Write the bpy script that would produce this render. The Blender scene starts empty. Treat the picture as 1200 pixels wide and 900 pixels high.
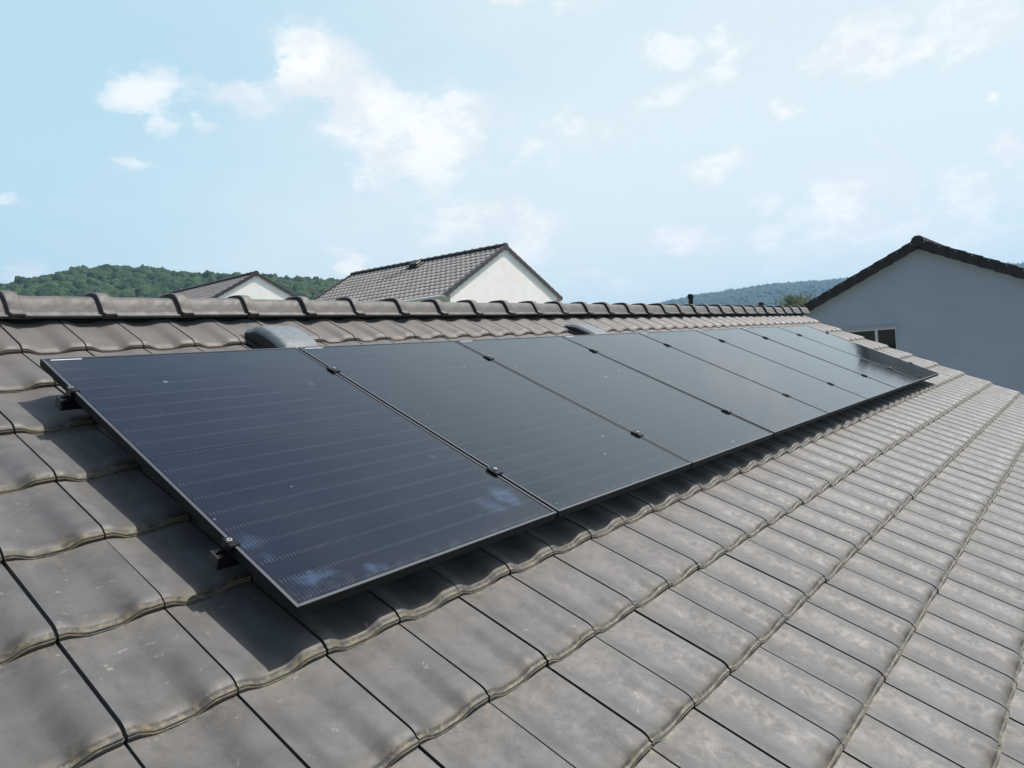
import bpy, math, random
import numpy as np
from mathutils import Vector, Matrix, noise as mnoise
R = math.radians
random.seed(7); rng = np.random.default_rng(7)
C = bpy.context.scene.collection
scene = bpy.context.scene

# ------------------------------------------------------------------ camera
cam_d = bpy.data.cameras.new('camera'); cam = bpy.data.objects.new('camera', cam_d); C.objects.link(cam)
CAM = Vector((-0.6439, -2.2965, 0.4248))
right = Vector((0.6252, -0.7765, -0.0752)); down = Vector((-0.0759, 0.0356, -0.9959)); fwd = Vector((0.7766, 0.6288, -0.0362))
up = -down
cam.matrix_world = Matrix(((right.x, up.x, -fwd.x, CAM.x), (right.y, up.y, -fwd.y, CAM.y), (right.z, up.z, -fwd.z, CAM.z), (0, 0, 0, 1)))
cam_d.sensor_width = 36; cam_d.lens = 25.99; cam_d.clip_start = 0.05; cam_d.clip_end = 30000
scene.camera = cam

# ------------------------------------------------------------------ light
SUN_EL, SUN_AZ = 61.0, -29.0          # azimuth from +X towards +Y
sd = bpy.data.lights.new('sun', 'SUN'); sun = bpy.data.objects.new('sun', sd); C.objects.link(sun)
sd.energy = 5.0; sd.angle = R(0.53); sd.color = (1.0, 0.95, 0.88)
sdir = Vector((math.cos(R(SUN_EL)) * math.cos(R(SUN_AZ)), math.cos(R(SUN_EL)) * math.sin(R(SUN_AZ)), math.sin(R(SUN_EL))))
sun.rotation_euler = sdir.to_track_quat('Z', 'Y').to_euler()
scene.view_settings.view_transform = 'Standard'; scene.view_settings.look = 'None'
scene.view_settings.exposure = 0.12; scene.view_settings.gamma = 1.0; scene.view_settings.use_curve_mapping = False
SKY_STRENGTH = 0.12

world = bpy.data.worlds.new('World'); scene.world = world; world.use_nodes = True
wt = world.node_tree; wn = wt.nodes; wl = wt.links; wn.clear()


def wmath(op, a, b=None, c=None, clamp=False):
    n = wn.new('ShaderNodeMath'); n.operation = op; n.use_clamp = clamp
    for i, v in enumerate((a, b, c)):
        if v is None: continue
        if isinstance(v, (int, float)): n.inputs[i].default_value = v
        else: wl.new(v, n.inputs[i])
    return n.outputs[0]


def wvec(op, a, b=None):
    n = wn.new('ShaderNodeVectorMath'); n.operation = op
    for i, v in enumerate((a, b)):
        if v is None: continue
        if isinstance(v, tuple): n.inputs[i].default_value = v
        else: wl.new(v, n.inputs[i])
    return n


sky = wn.new('ShaderNodeTexSky'); sky.sky_type = 'NISHITA'; sky.sun_disc = False
sky.sun_elevation = R(SUN_EL); sky.sun_rotation = R(90 - SUN_AZ); sky.air_density = 1.0; sky.dust_density = 2.0; sky.ozone_density = 1.2; sky.altitude = 200
tc = wn.new('ShaderNodeTexCoord'); dirv = wvec('NORMALIZE', tc.outputs['Generated']).outputs[0]
sep = wn.new('ShaderNodeSeparateXYZ'); wl.new(dirv, sep.inputs[0])
az = wmath('ARCTAN2', sep.outputs[1], sep.outputs[0]); el = wmath('ARCSINE', sep.outputs[2])


def wnoise(scale, detail, rough, offset=(0, 0, 0), stretch=(1, 1, 1.8), color=False):
    m = wn.new('ShaderNodeMapping'); m.inputs['Location'].default_value = offset; m.inputs['Scale'].default_value = stretch
    wl.new(dirv, m.inputs[0])
    n = wn.new('ShaderNodeTexNoise'); n.inputs['Scale'].default_value = scale; n.inputs['Detail'].default_value = detail
    n.inputs['Roughness'].default_value = rough; wl.new(m.outputs[0], n.inputs['Vector'])
    return n.outputs['Color'] if color else n.outputs['Fac']


comb = wn.new('ShaderNodeCombineXYZ'); wl.new(az, comb.inputs[0]); wl.new(el, comb.inputs[1])
warp = wvec('SUBTRACT', wnoise(9, 4, .6, (3, 1, 2), color=True), (.5, .5, .5)).outputs[0]
warp = wvec('MULTIPLY', warp, (.10, .08, 0)).outputs[0]
P = wvec('ADD', comb.outputs[0], warp).outputs[0]
# cumulus puffs: azimuth, elevation, half-width, half-height (degrees), density
BLOBS = [
    (63.6, 19.61, 2.46, 1.25, 0.75), (58.06, 19.38, 3.55, 1.19, 0.6), (51.6, 21.17, 3.25, 2.57, 1.0), (49.0, 18.94, 3.05, 2.24, 0.9),
    (43.77, 16.45, 6.18, 3.19, 0.85), (47.51, 14.2, 2.89, 1.67, 0.55), (38.36, 14.62, 5.85, 1.08, 0.4), (40.68, 10.32, 4.91, 1.5, 0.7),
    (36.74, 8.56, 1.96, 2.52, 0.6), (50.71, 7.97, 1.39, 0.94, 0.9), (49.12, 10.28, 1.02, 0.56, 0.6), (26.27, 20.63, 2.57, 0.97, 0.55),
    (21.57, 19.52, 1.41, 1.6, 0.65), (25.82, 18.33, 2.44, 0.78, 0.45), (12.24, 18.22, 3.13, 1.72, 0.95), (9.18, 18.11, 2.16, 1.28, 0.75),
    (5.57, 18.54, 3.27, 2.56, 0.75), (22.2, 12.9, 2.6, 1.28, 0.75), (33.3, 16.6, 1.8, 1.51, 0.45), (30.35, 15.4, 1.02, 0.71, 0.5),
    (13.56, 8.98, 3.73, 2.93, 0.75), (10.52, 6.81, 2.72, 1.79, 0.6), (6.35, 6.99, 2.92, 2.4, 0.65), (18.71, 7.04, 3.39, 1.43, 0.5),
    (25.92, 8.0, 1.85, 0.87, 0.75), (23.48, 7.29, 1.93, 0.68, 0.6), (4.23, 10.3, 1.13, 1.22, 0.8), (17.31, 15.85, 1.01, 0.77, 0.6),
    (5.49, 13.56, 0.45, 0.6, 0.6), (64.8, 15.18, 1.39, 0.6, 0.5), (62.45, 17.51, 0.83, 0.92, 0.5), (60.24, 17.39, 0.79, 0.6, 0.45),
    (72.33, 7.65, 1.77, 0.75, 0.55), (72.28, 11.99, 1.01, 0.42, 0.4), (37.46, 25.12, 1.42, 0.62, 0.9), (31.01, 24.73, 3.77, 0.62, 0.5),
    (19.13, 9.8, 1.72, 0.59, 0.4), (31.89, 4.94, 3.84, 0.9, 0.4), (13.79, 4.64, 6.11, 1.75, 0.35),
]
acc = None
for (a0, e0, ra, re, amp) in BLOBS:
    d = wvec('SUBTRACT', P, (R(a0), R(e0), 0)).outputs[0]
    d = wvec('MULTIPLY', d, (1 / R(ra), 1 / R(re), 0)).outputs[0]
    ln = wvec('LENGTH', d).outputs['Value']
    mr = wn.new('ShaderNodeMapRange'); mr.interpolation_type = 'SMOOTHSTEP'
    mr.inputs['From Min'].default_value = 1.8; mr.inputs['From Max'].default_value = 0.35
    mr.inputs['To Min'].default_value = 0; mr.inputs['To Max'].default_value = amp
    wl.new(ln, mr.inputs['Value'])
    acc = mr.outputs[0] if acc is None else wmath('MAXIMUM', acc, mr.outputs[0])
fine = wnoise(17, 9, .66, (1, 5, 3), (1, 1, 1.5))
dens = wmath('ADD', acc, wmath('MULTIPLY', wmath('SUBTRACT', fine, .5), 2.5))
mr = wn.new('ShaderNodeMapRange'); mr.interpolation_type = 'SMOOTHSTEP'
mr.inputs['From Min'].default_value = .14; mr.inputs['From Max'].default_value = .74; wl.new(dens, mr.inputs['Value'])
gate = wn.new('ShaderNodeMapRange'); gate.interpolation_type = 'SMOOTHSTEP'; gate.inputs['From Min'].default_value = 0.02; gate.inputs['From Max'].default_value = .35; wl.new(acc, gate.inputs['Value'])
puffs = wmath('MULTIPLY', mr.outputs[0], gate.outputs[0])
puffs = wmath('MULTIPLY', puffs, wmath('MINIMUM', wmath('MULTIPLY_ADD', acc, .85, .15), .95))
# scattered clouds over the rest of the sky, above and around the framed part
gen = wnoise(2.6, 8, .58, (7, 2, 9), (1, 1, 2.2))
g1 = wn.new('ShaderNodeMapRange'); g1.interpolation_type = 'SMOOTHSTEP'; g1.inputs['From Min'].default_value = .5; g1.inputs['From Max'].default_value = .66
wl.new(gen, g1.inputs['Value'])
g2 = wn.new('ShaderNodeMapRange'); g2.interpolation_type = 'SMOOTHSTEP'; g2.inputs['From Min'].default_value = R(27); g2.inputs['From Max'].default_value = R(36); wl.new(el, g2.inputs['Value'])
genm = wmath('MULTIPLY', wmath('MULTIPLY', g1.outputs[0], g2.outputs[0]), .45)
# thin white veil, thickest towards the sun and near the horizon
vdot = wvec('DOT_PRODUCT', dirv, tuple(Vector((math.cos(R(0)), math.sin(R(0)), .35)).normalized())).outputs['Value']
v1 = wn.new('ShaderNodeMapRange'); v1.interpolation_type = 'SMOOTHSTEP'; v1.inputs['From Min'].default_value = -.25; v1.inputs['From Max'].default_value = .40
v1.inputs['To Min'].default_value = .02; v1.inputs['To Max'].default_value = .94
wl.new(vdot, v1.inputs['Value'])
vn = wnoise(3.2, 5, .6, (2, 8, 4), (1, 1, 3))
v2 = wn.new('ShaderNodeMapRange'); v2.interpolation_type = 'SMOOTHSTEP'; v2.inputs['From Min'].default_value = .48; v2.inputs['From Max'].default_value = .98
hz2 = wn.new('ShaderNodeMapRange'); hz2.interpolation_type = 'SMOOTHSTEP'; hz2.inputs['From Min'].default_value = R(24); hz2.inputs['From Max'].default_value = R(2)
hz2.inputs['To Max'].default_value = .26; wl.new(el, hz2.inputs['Value'])
wl.new(wmath('ADD', wmath('ADD', vdot, hz2.outputs[0]), wmath('MULTIPLY', wmath('SUBTRACT', vn, .5), .35)), v2.inputs['Value'])
hi = wn.new('ShaderNodeMapRange'); hi.interpolation_type = 'SMOOTHSTEP'; hi.inputs['From Min'].default_value = R(27); hi.inputs['From Max'].default_value = R(52)
hi.inputs['To Min'].default_value = 1.; hi.inputs['To Max'].default_value = .05; wl.new(el, hi.inputs['Value'])
veil = wmath('MULTIPLY', v1.outputs[0], hi.outputs[0])
hzv = wn.new('ShaderNodeMapRange'); hzv.interpolation_type = 'SMOOTHSTEP'; hzv.inputs['From Min'].default_value = R(24); hzv.inputs['From Max'].default_value = R(0)
hzv.inputs['To Max'].default_value = .2; wl.new(el, hzv.inputs['Value'])
veil = wmath('ADD', veil, hzv.outputs[0], clamp=True)


def wmix(fac, a, b):
    m = wn.new('ShaderNodeMix'); m.data_type = 'RGBA'; wl.new(fac, m.inputs[0])
    for i, v in ((6, a), (7, b)):
        if isinstance(v, tuple): m.inputs[i].default_value = v
        else: wl.new(v, m.inputs[i])
    return m.outputs[2]


CLOUD_C = (7.9, 8.0, 8.1, 1)
veil_c = wmix(v2.outputs[0], (4.15, 5.95, 6.95, 1), (6.1, 6.95, 7.25, 1))
skyc = wmix(veil, sky.outputs[0], veil_c)
skyc = wmix(genm, skyc, CLOUD_C)
cs = wn.new('ShaderNodeMapRange'); cs.interpolation_type = 'SMOOTHSTEP'; cs.inputs['From Min'].default_value = .40; cs.inputs['From Max'].default_value = .60; wl.new(wnoise(11, 8, .62, (1, 5, 3.12), (1, 1, 1.6)), cs.inputs['Value'])
skyc = wmix(puffs, skyc, wmix(cs.outputs[0], (6.7, 7.0, 7.3, 1), (8.3, 8.3, 8.3, 1)))
# bright aureole round the (hidden) sun disc
sdot = wvec('DOT_PRODUCT', dirv, tuple(sdir)).outputs['Value']
au = wn.new('ShaderNodeMapRange'); au.interpolation_type = 'SMOOTHSTEP'; au.inputs['From Min'].default_value = .90; au.inputs['From Max'].default_value = 1.0
au.inputs['To Min'].default_value = 1.; au.inputs['To Max'].default_value = 3.2; wl.new(sdot, au.inputs['Value'])
gdot = wvec('DOT_PRODUCT', dirv, tuple(Vector((math.cos(R(-16)) * math.cos(R(22)), math.sin(R(-16)) * math.cos(R(22)), math.sin(R(22)))))).outputs['Value']  # extra sky glow apart from the sun, added to brighten the far panels' reflections
gl = wn.new('ShaderNodeMapRange'); gl.interpolation_type = 'SMOOTHSTEP'; gl.inputs['From Min'].default_value = .945; gl.inputs['From Max'].default_value = .995
gl.inputs['To Min'].default_value = 1.; gl.inputs['To Max'].default_value = 1.8; wl.new(gdot, gl.inputs['Value'])
gain = wmath('MULTIPLY', au.outputs[0], gl.outputs[0])
skyc = wvec('SCALE', skyc); wl.new(gain, skyc.inputs['Scale']); skyc = skyc.outputs[0]
bg = wn.new('ShaderNodeBackground'); bg.inputs['Strength'].default_value = SKY_STRENGTH
wl.new(skyc, bg.inputs['Color'])
wo = wn.new('ShaderNodeOutputWorld'); wl.new(bg.outputs[0], wo.inputs[0])

# ------------------------------------------------------------------ helpers


class MB:
    """collects verts / faces / a per-vertex (u, v, random) attribute"""
    def __init__(s): s.v = []; s.f = []; s.a = []; s.m = []; s.sm = []

    def add(s, verts, faces, att=(0, 0, 0), mat=0, smooth=False):
        b = len(s.v); s.v += [tuple(q) for q in verts]
        s.a += att if isinstance(att, list) else [att] * len(verts)
        s.f += [tuple(b + i for i in f) for f in faces]; s.m += [mat] * len(faces); s.sm += [smooth] * len(faces)

    def box(s, c, d, M=None, att=(0, 0, 0), mat=0, bev=0.0):
        x, y, z = (q / 2 for q in d); b = min(bev, x * .9, y * .9, z * .9)
        if b <= 0:
            vs = [(sx * x, sy * y, sz * z) for sx in (-1, 1) for sy in (-1, 1) for sz in (-1, 1)]
            fs = [(0, 1, 3, 2), (4, 6, 7, 5), (0, 4, 5, 1), (2, 3, 7, 6), (0, 2, 6, 4), (1, 5, 7, 3)]
        else:
            vs = []; idx = {}
            for sx in (-1, 1):
                for sy in (-1, 1):
                    for sz in (-1, 1):
                        for k, (ax, ay, az_) in enumerate(((x, y - b, z - b), (x - b, y, z - b), (x - b, y - b, z))):
                            idx[(sx, sy, sz, k)] = len(vs); vs.append((sx * ax, sy * ay, sz * az_))
            fs = []
            S = (-1, 1)
            def q(*l): return tuple(idx[i] for i in l)
            for sg in S:
                fs.append(q((sg, -1, -1, 0), (sg, 1, -1, 0), (sg, 1, 1, 0), (sg, -1, 1, 0)))
                fs.append(q((-1, sg, -1, 1), (1, sg, -1, 1), (1, sg, 1, 1), (-1, sg, 1, 1)))
                fs.append(q((-1, -1, sg, 2), (1, -1, sg, 2), (1, 1, sg, 2), (-1, 1, sg, 2)))
                for s2 in S:
                    fs.append(q((sg, s2, -1, 0), (sg, s2, 1, 0), (sg, s2, 1, 1), (sg, s2, -1, 1)))
                    fs.append(q((sg, -1, s2, 0), (sg, 1, s2, 0), (sg, 1, s2, 2), (sg, -1, s2, 2)))
                    fs.append(q((-1, sg, s2, 1), (1, sg, s2, 1), (1, sg, s2, 2), (-1, sg, s2, 2)))
                    for s3 in S: fs.append(q((sg, s2, s3, 0), (sg, s2, s3, 1), (sg, s2, s3, 2)))
        c = Vector(c); vs = [Vector(v) + c for v in vs]
        if M is not None: vs = [M @ v for v in vs]
        s.add(vs, fs, att, mat)

    def tube(s, pts, rad, n=8, M=None, att=(0, 0, 0), mat=0, smooth=True, caps=True):
        pts = [Vector(p) for p in pts]; rad = rad if isinstance(rad, (list, tuple)) else [rad] * len(pts)
        vs = []; fs = []
        for i, p in enumerate(pts):
            t = (pts[min(i + 1, len(pts) - 1)] - pts[max(i - 1, 0)]).normalized()
            a = t.orthogonal().normalized() if i == 0 else (a - t * a.dot(t)).normalized()
            b = t.cross(a)
            for k in range(n):
                th = 2 * math.pi * k / n; vs.append(p + (a * math.cos(th) + b * math.sin(th)) * rad[i])
        for i in range(len(pts) - 1):
            for k in range(n): fs.append((i * n + k, i * n + (k + 1) % n, (i + 1) * n + (k + 1) % n, (i + 1) * n + k))
        if M is not None: vs = [M @ v for v in vs]
        s.add(vs, fs, att, mat, smooth)
        if caps:
            s.add(vs[:n], [tuple(range(n - 1, -1, -1))], att, mat); s.add(vs[-n:], [tuple(range(n))], att, mat)

    def build(s, name, mats, parent=None, loc=None, normals=True):
        me = bpy.data.meshes.new(name); me.from_pydata([tuple(v) for v in s.v], [], s.f)
        mats = mats if isinstance(mats, (list, tuple)) else [mats]
        for m in mats: me.materials.append(m)
        me.polygons.foreach_set('material_index', s.m); me.polygons.foreach_set('use_smooth', s.sm)
        at = me.attributes.new('tile', 'FLOAT_VECTOR', 'POINT'); at.data.foreach_set('vector', np.array(s.a, dtype=np.float32).ravel())
        me.update()
        if normals:
            import bmesh
            bm = bmesh.new(); bm.from_mesh(me); bmesh.ops.recalc_face_normals(bm, faces=bm.faces); bm.to_mesh(me); bm.free()
        o = bpy.data.objects.new(name, me); C.objects.link(o)
        if parent is not None: o.parent = parent
        if loc is not None: o.location = loc
        return o


def tag(o, label=None, cat=None, group=None, kind=None):
    if label: o['label'] = label
    if cat: o['category'] = cat
    if group: o['group'] = group
    if kind: o['kind'] = kind
    return o


def thing(name, label, cat, loc=(0, 0, 0), rot=(0, 0, 0), group=None):
    o = bpy.data.objects.new(name, None); C.objects.link(o); o.empty_display_size = .1
    o.location = loc; o.rotation_euler = rot
    return tag(o, label, cat, group)


def copy_tree(o, parent=None):
    c = o.copy(); C.objects.link(c); c.parent = parent
    for ch in list(o.children): copy_tree(ch, c)
    return c


# ---- materials
class Mat:
    def __init__(s, name):
        s.m = bpy.data.materials.new(name); s.m.use_nodes = True; s.t = s.m.node_tree; s.n = s.t.nodes; s.l = s.t.links
        s.b = s.n['Principled BSDF']

    def _set(s, node, i, v):
        if v is None: return
        if isinstance(v, bpy.types.NodeSocket): s.l.new(v, node.inputs[i])
        else: node.inputs[i].default_value = v

    def set(s, **k):
        for a, v in k.items(): s._set(s.b, a.replace('_', ' '), v)
        return s

    def math(s, op, a, b=None, c=None, clamp=False):
        n = s.n.new('ShaderNodeMath'); n.operation = op; n.use_clamp = clamp
        for i, v in enumerate((a, b, c)): s._set(n, i, v)
        return n.outputs[0]

    def vec(s, op, a, b=None, out=0):
        n = s.n.new('ShaderNodeVectorMath'); n.operation = op
        for i, v in enumerate((a, b)): s._set(n, i, v)
        return n.outputs[out]

    def obj(s): return s.n.new('ShaderNodeTexCoord').outputs['Object']

    def attr(s, name='tile'):
        n = s.n.new('ShaderNodeAttribute'); n.attribute_name = name; return n.outputs['Vector']

    def sep(s, v):
        n = s.n.new('ShaderNodeSeparateXYZ'); s.l.new(v, n.inputs[0]); return n.outputs

    def comb(s, x, y, z):
        n = s.n.new('ShaderNodeCombineXYZ')
        for i, v in enumerate((x, y, z)): s._set(n, i, v)
        return n.outputs[0]

    def noise(s, scale, detail=4, rough=.55, vec=None, dist=0, col=False):
        n = s.n.new('ShaderNodeTexNoise'); n.inputs['Scale'].default_value = scale; n.inputs['Detail'].default_value = detail
        n.inputs['Roughness'].default_value = rough; n.inputs['Distortion'].default_value = dist
        s.l.new(vec if vec is not None else s.obj(), n.inputs['Vector']); return n.outputs['Color' if col else 'Fac']

    def ramp(s, v, lo, hi, a=0., b=1., smooth=True):
        n = s.n.new('ShaderNodeMapRange'); n.interpolation_type = 'SMOOTHSTEP' if smooth else 'LINEAR'
        s._set(n, 'Value', v); n.inputs['From Min'].default_value = lo; n.inputs['From Max'].default_value = hi
        n.inputs['To Min'].default_value = a; n.inputs['To Max'].default_value = b
        return n.outputs[0]

    def mix(s, f, a, b, mode='MIX'):
        n = s.n.new('ShaderNodeMix'); n.data_type = 'RGBA'; n.blend_type = mode
        s._set(n, 0, f); s._set(n, 6, a if isinstance(a, bpy.types.NodeSocket) else tuple(a) + (1,) if len(a) == 3 else a)
        s._set(n, 7, b if isinstance(b, bpy.types.NodeSocket) else tuple(b) + (1,) if len(b) == 3 else b)
        return n.outputs[2]

    def bump(s, h, strength=.3, dist=.01, normal=None):
        n = s.n.new('ShaderNodeBump'); n.inputs['Strength'].default_value = strength; n.inputs['Distance'].default_value = dist
        s.l.new(h, n.inputs['Height'])
        if normal is not None: s.l.new(normal, n.inputs['Normal'])
        return n.outputs[0]


def simple(name, col, rough=.6, metal=0., nz=None, amount=.15, bump=0.):
    m = Mat(name)
    m.set(Base_Color=tuple(col) + (1,), Roughness=rough, Metallic=metal)
    if nz:
        f = m.noise(nz, 5, .6)
        m.set(Base_Color=m.mix(m.ramp(f, .3, .7), tuple(c * (1 - amount) for c in col), tuple(min(1, c * (1 + amount)) for c in col)))
        if bump: m.set(Normal=m.bump(f, bump, .004))
    return m.m


def tile_material(name, base, brown, rough=.5, ridge_warm=True, dirt=1.0):
    m = Mat(name); o = m.obj(); a = m.sep(m.attr()); u, v, rnd = a[0], a[1], a[2]
    off = m.vec('ADD', o, m.comb(m.math('MULTIPLY', rnd, 37.), m.math('MULTIPLY', rnd, 91.), 0.))
    big = m.noise(7, 5, .6, off, .6); mid = m.noise(30, 7, .68, off, .4); fine = m.noise(260, 3, .6, off)
    streak = m.noise(14, 5, .6, m.vec('MULTIPLY', off, (1.0, .35, 1.0)), 1.2)
    c = m.mix(m.ramp(big, .34, .66), tuple(q * .72 for q in base), tuple(q * 1.25 for q in base))
    c = m.mix(m.math('MULTIPLY', m.ramp(streak, .52, .74), .15), c, tuple(q * 1.25 for q in base))      # pale lime wash
    c = m.mix(m.math('MULTIPLY', m.ramp(mid, .52, .68), .24), c, tuple(q * .62 for q in base))           # dark weathering
    # tile to tile differences
    tv = m.math('MULTIPLY_ADD', rnd, .34, .83)
    c = m.mix(1., c, m.comb(tv, tv, tv), 'MULTIPLY')
    # warm dust under the lap of the tile above, and lichen/dirt band behind the nose
    nn = m.noise(34, 4, .6, off)
    head = m.math('MULTIPLY', m.ramp(v, .20, .37), m.ramp(nn, .34, .62)); c = m.mix(m.math('MULTIPLY', head, .28 * dirt), c, brown)
    wid = m.math('MULTIPLY', m.ramp(u, .08, .35), m.ramp(u, .97, .72))
    vv = m.math('ADD', v, m.math('MULTIPLY', m.math('SUBTRACT', nn, .5), .03))
    nose = m.math('MULTIPLY', m.math('MULTIPLY', m.ramp(vv, .062, .016), m.ramp(vv, -.004, .006)), wid)
    c = m.mix(m.math('MULTIPLY', nose, .8 * dirt), c, m.mix(m.ramp(mid, .45, .65), (.022, .020, .016), (.075, .060, .032)))
    edge = m.math('MULTIPLY', m.math('MULTIPLY', m.ramp(v, .019, .010), m.ramp(v, -.004, -.001)), m.ramp(m.noise(18, 4, .7, off), .25, .5, .45, 1.))
    c = m.mix(m.math('MULTIPLY', edge, .88 * dirt), c, m.mix(m.ramp(m.noise(45, 4, .7, off), .45, .6), (.022, .019, .012), (.110, .086, .042)))   # algae and lichen in the nose groove
    lich = m.math('MULTIPLY', m.math('MULTIPLY', m.ramp(v, -.004, -.007), m.ramp(v, -.02, -.012)), m.ramp(m.noise(22, 4, .7, off), .40, .55))
    c = m.mix(m.math('MULTIPLY', lich, .7 * dirt), c, (.21, .165, .08))   # yellow brown lichen along the edge
    under = m.math('MULTIPLY', m.math('MULTIPLY', m.ramp(v, .345, .366), m.ramp(nn, .44, .62)), m.ramp(u, .1, .3))
    c = m.mix(m.math('MULTIPLY', under, .4 * dirt), c, (.23, .175, .08))
    c = m.mix(m.math('MULTIPLY', m.ramp(v, -.012, -.02), .75), c, (.030, .025, .018))   # darker towards the lower edge
    c = m.mix(m.ramp(v, -.2, -.4), c, (.018, .016, .013))   # joint shade and grime painted dark into the side laps
    c = m.mix(m.math('MULTIPLY', m.ramp(fine, .62, .72), .25), c, tuple(q * 1.6 for q in base))
    # pale scratches and droppings
    w1 = m.noise(9, 2, .5, off, 2.5); w2 = m.noise(60, 4, .7, off)
    sp = m.math('MULTIPLY', m.ramp(w1, .66, .70), m.ramp(w2, .52, .60)); c = m.mix(m.math('MULTIPLY', sp, .35 * dirt), c, (.30, .28, .25))
    if ridge_warm:
        sy = m.sep(o)[1]; c = m.mix(m.math('MULTIPLY', m.ramp(sy, .55, 1.5), .7), c, m.mix(big, (.055, .045, .038), (.100, .083, .069)))
    m.set(Base_Color=c, Roughness=m.ramp(mid, .3, .7, rough - .03, rough + .10), Normal=m.bump(m.math('ADD', m.math('MULTIPLY', mid, .6), m.math('MULTIPLY', fine, .4)), .28, .004))
    m.b.inputs['Specular IOR Level'].default_value = .6; m.b.inputs['Sheen Weight'].default_value = .17; m.b.inputs['Sheen Roughness'].default_value = .5
    return m.m


M_tile = tile_material('weathered_tile', (.058, .0565, .0545), (.140, .114, .082), .56)
M_tile_far = tile_material('neighbour_tile', (.120, .115, .110), (.12, .11, .10), .9, False, .3)
M_tile_dark = tile_material('dark_tile', (.018, .018, .020), (.02, .02, .02), .85, False, .2)
M_ridge = tile_material('ridge_tile_clay', (.052, .047, .043), (.065, .055, .045), .6, False, .25)
M_under = simple('roof_underlay', (.012, .012, .013), .9)
M_render_white = simple('white_render', (.88, .85, .80), .9, nz=1.2, amount=.04, bump=.1)
M_render_grey = simple('grey_render', (.30, .355, .415), .9, nz=1.3, amount=.035, bump=.2)
M_fascia = simple('white_fascia', (.7, .7, .68), .5)
M_zinc = simple('zinc_gutter', (.32, .33, .34), .4, .7)
M_black_metal = simple('black_anodised', (.016, .016, .018), .32, .6)
M_rim = simple('rim_highlight', (.10, .105, .115), .32, .5)  # same anodising as the frame, lightened to paint in the rim highlight
M_frame = simple('anodised_frame', (.010, .010, .011), .6, 0)
M_frame.node_tree.nodes['Principled BSDF'].inputs['Specular IOR Level'].default_value = .2
M_frame.node_tree.nodes['Principled BSDF'].inputs['IOR'].default_value = 1.55
M_alu = simple('aluminium', (.55, .56, .58), .3, 1.0)
M_steel = simple('steel_bolt', (.5, .5, .5), .35, 1.0)
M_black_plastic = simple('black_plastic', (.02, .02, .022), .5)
M_label = simple('white_sticker', (.5, .5, .52), .6)
M_winframe = simple('pvc_window_frame', (.42, .44, .46), .4)
M_glass = simple('window_pane', (.012, .016, .02), .06)
M_shutter = simple('roller_shutter_box', (.30, .33, .36), .5)

# vent plastic
mv = Mat('vent_plastic'); f = mv.noise(40, 5, .6)
mv.set(Base_Color=mv.mix(mv.ramp(f, .35, .7), (.085, .11, .125), (.13, .155, .17)), Roughness=.6); M_vent = mv.m

# module glass with cells, busbars and smears
PW, PL = 1.142, 1.7012


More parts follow.
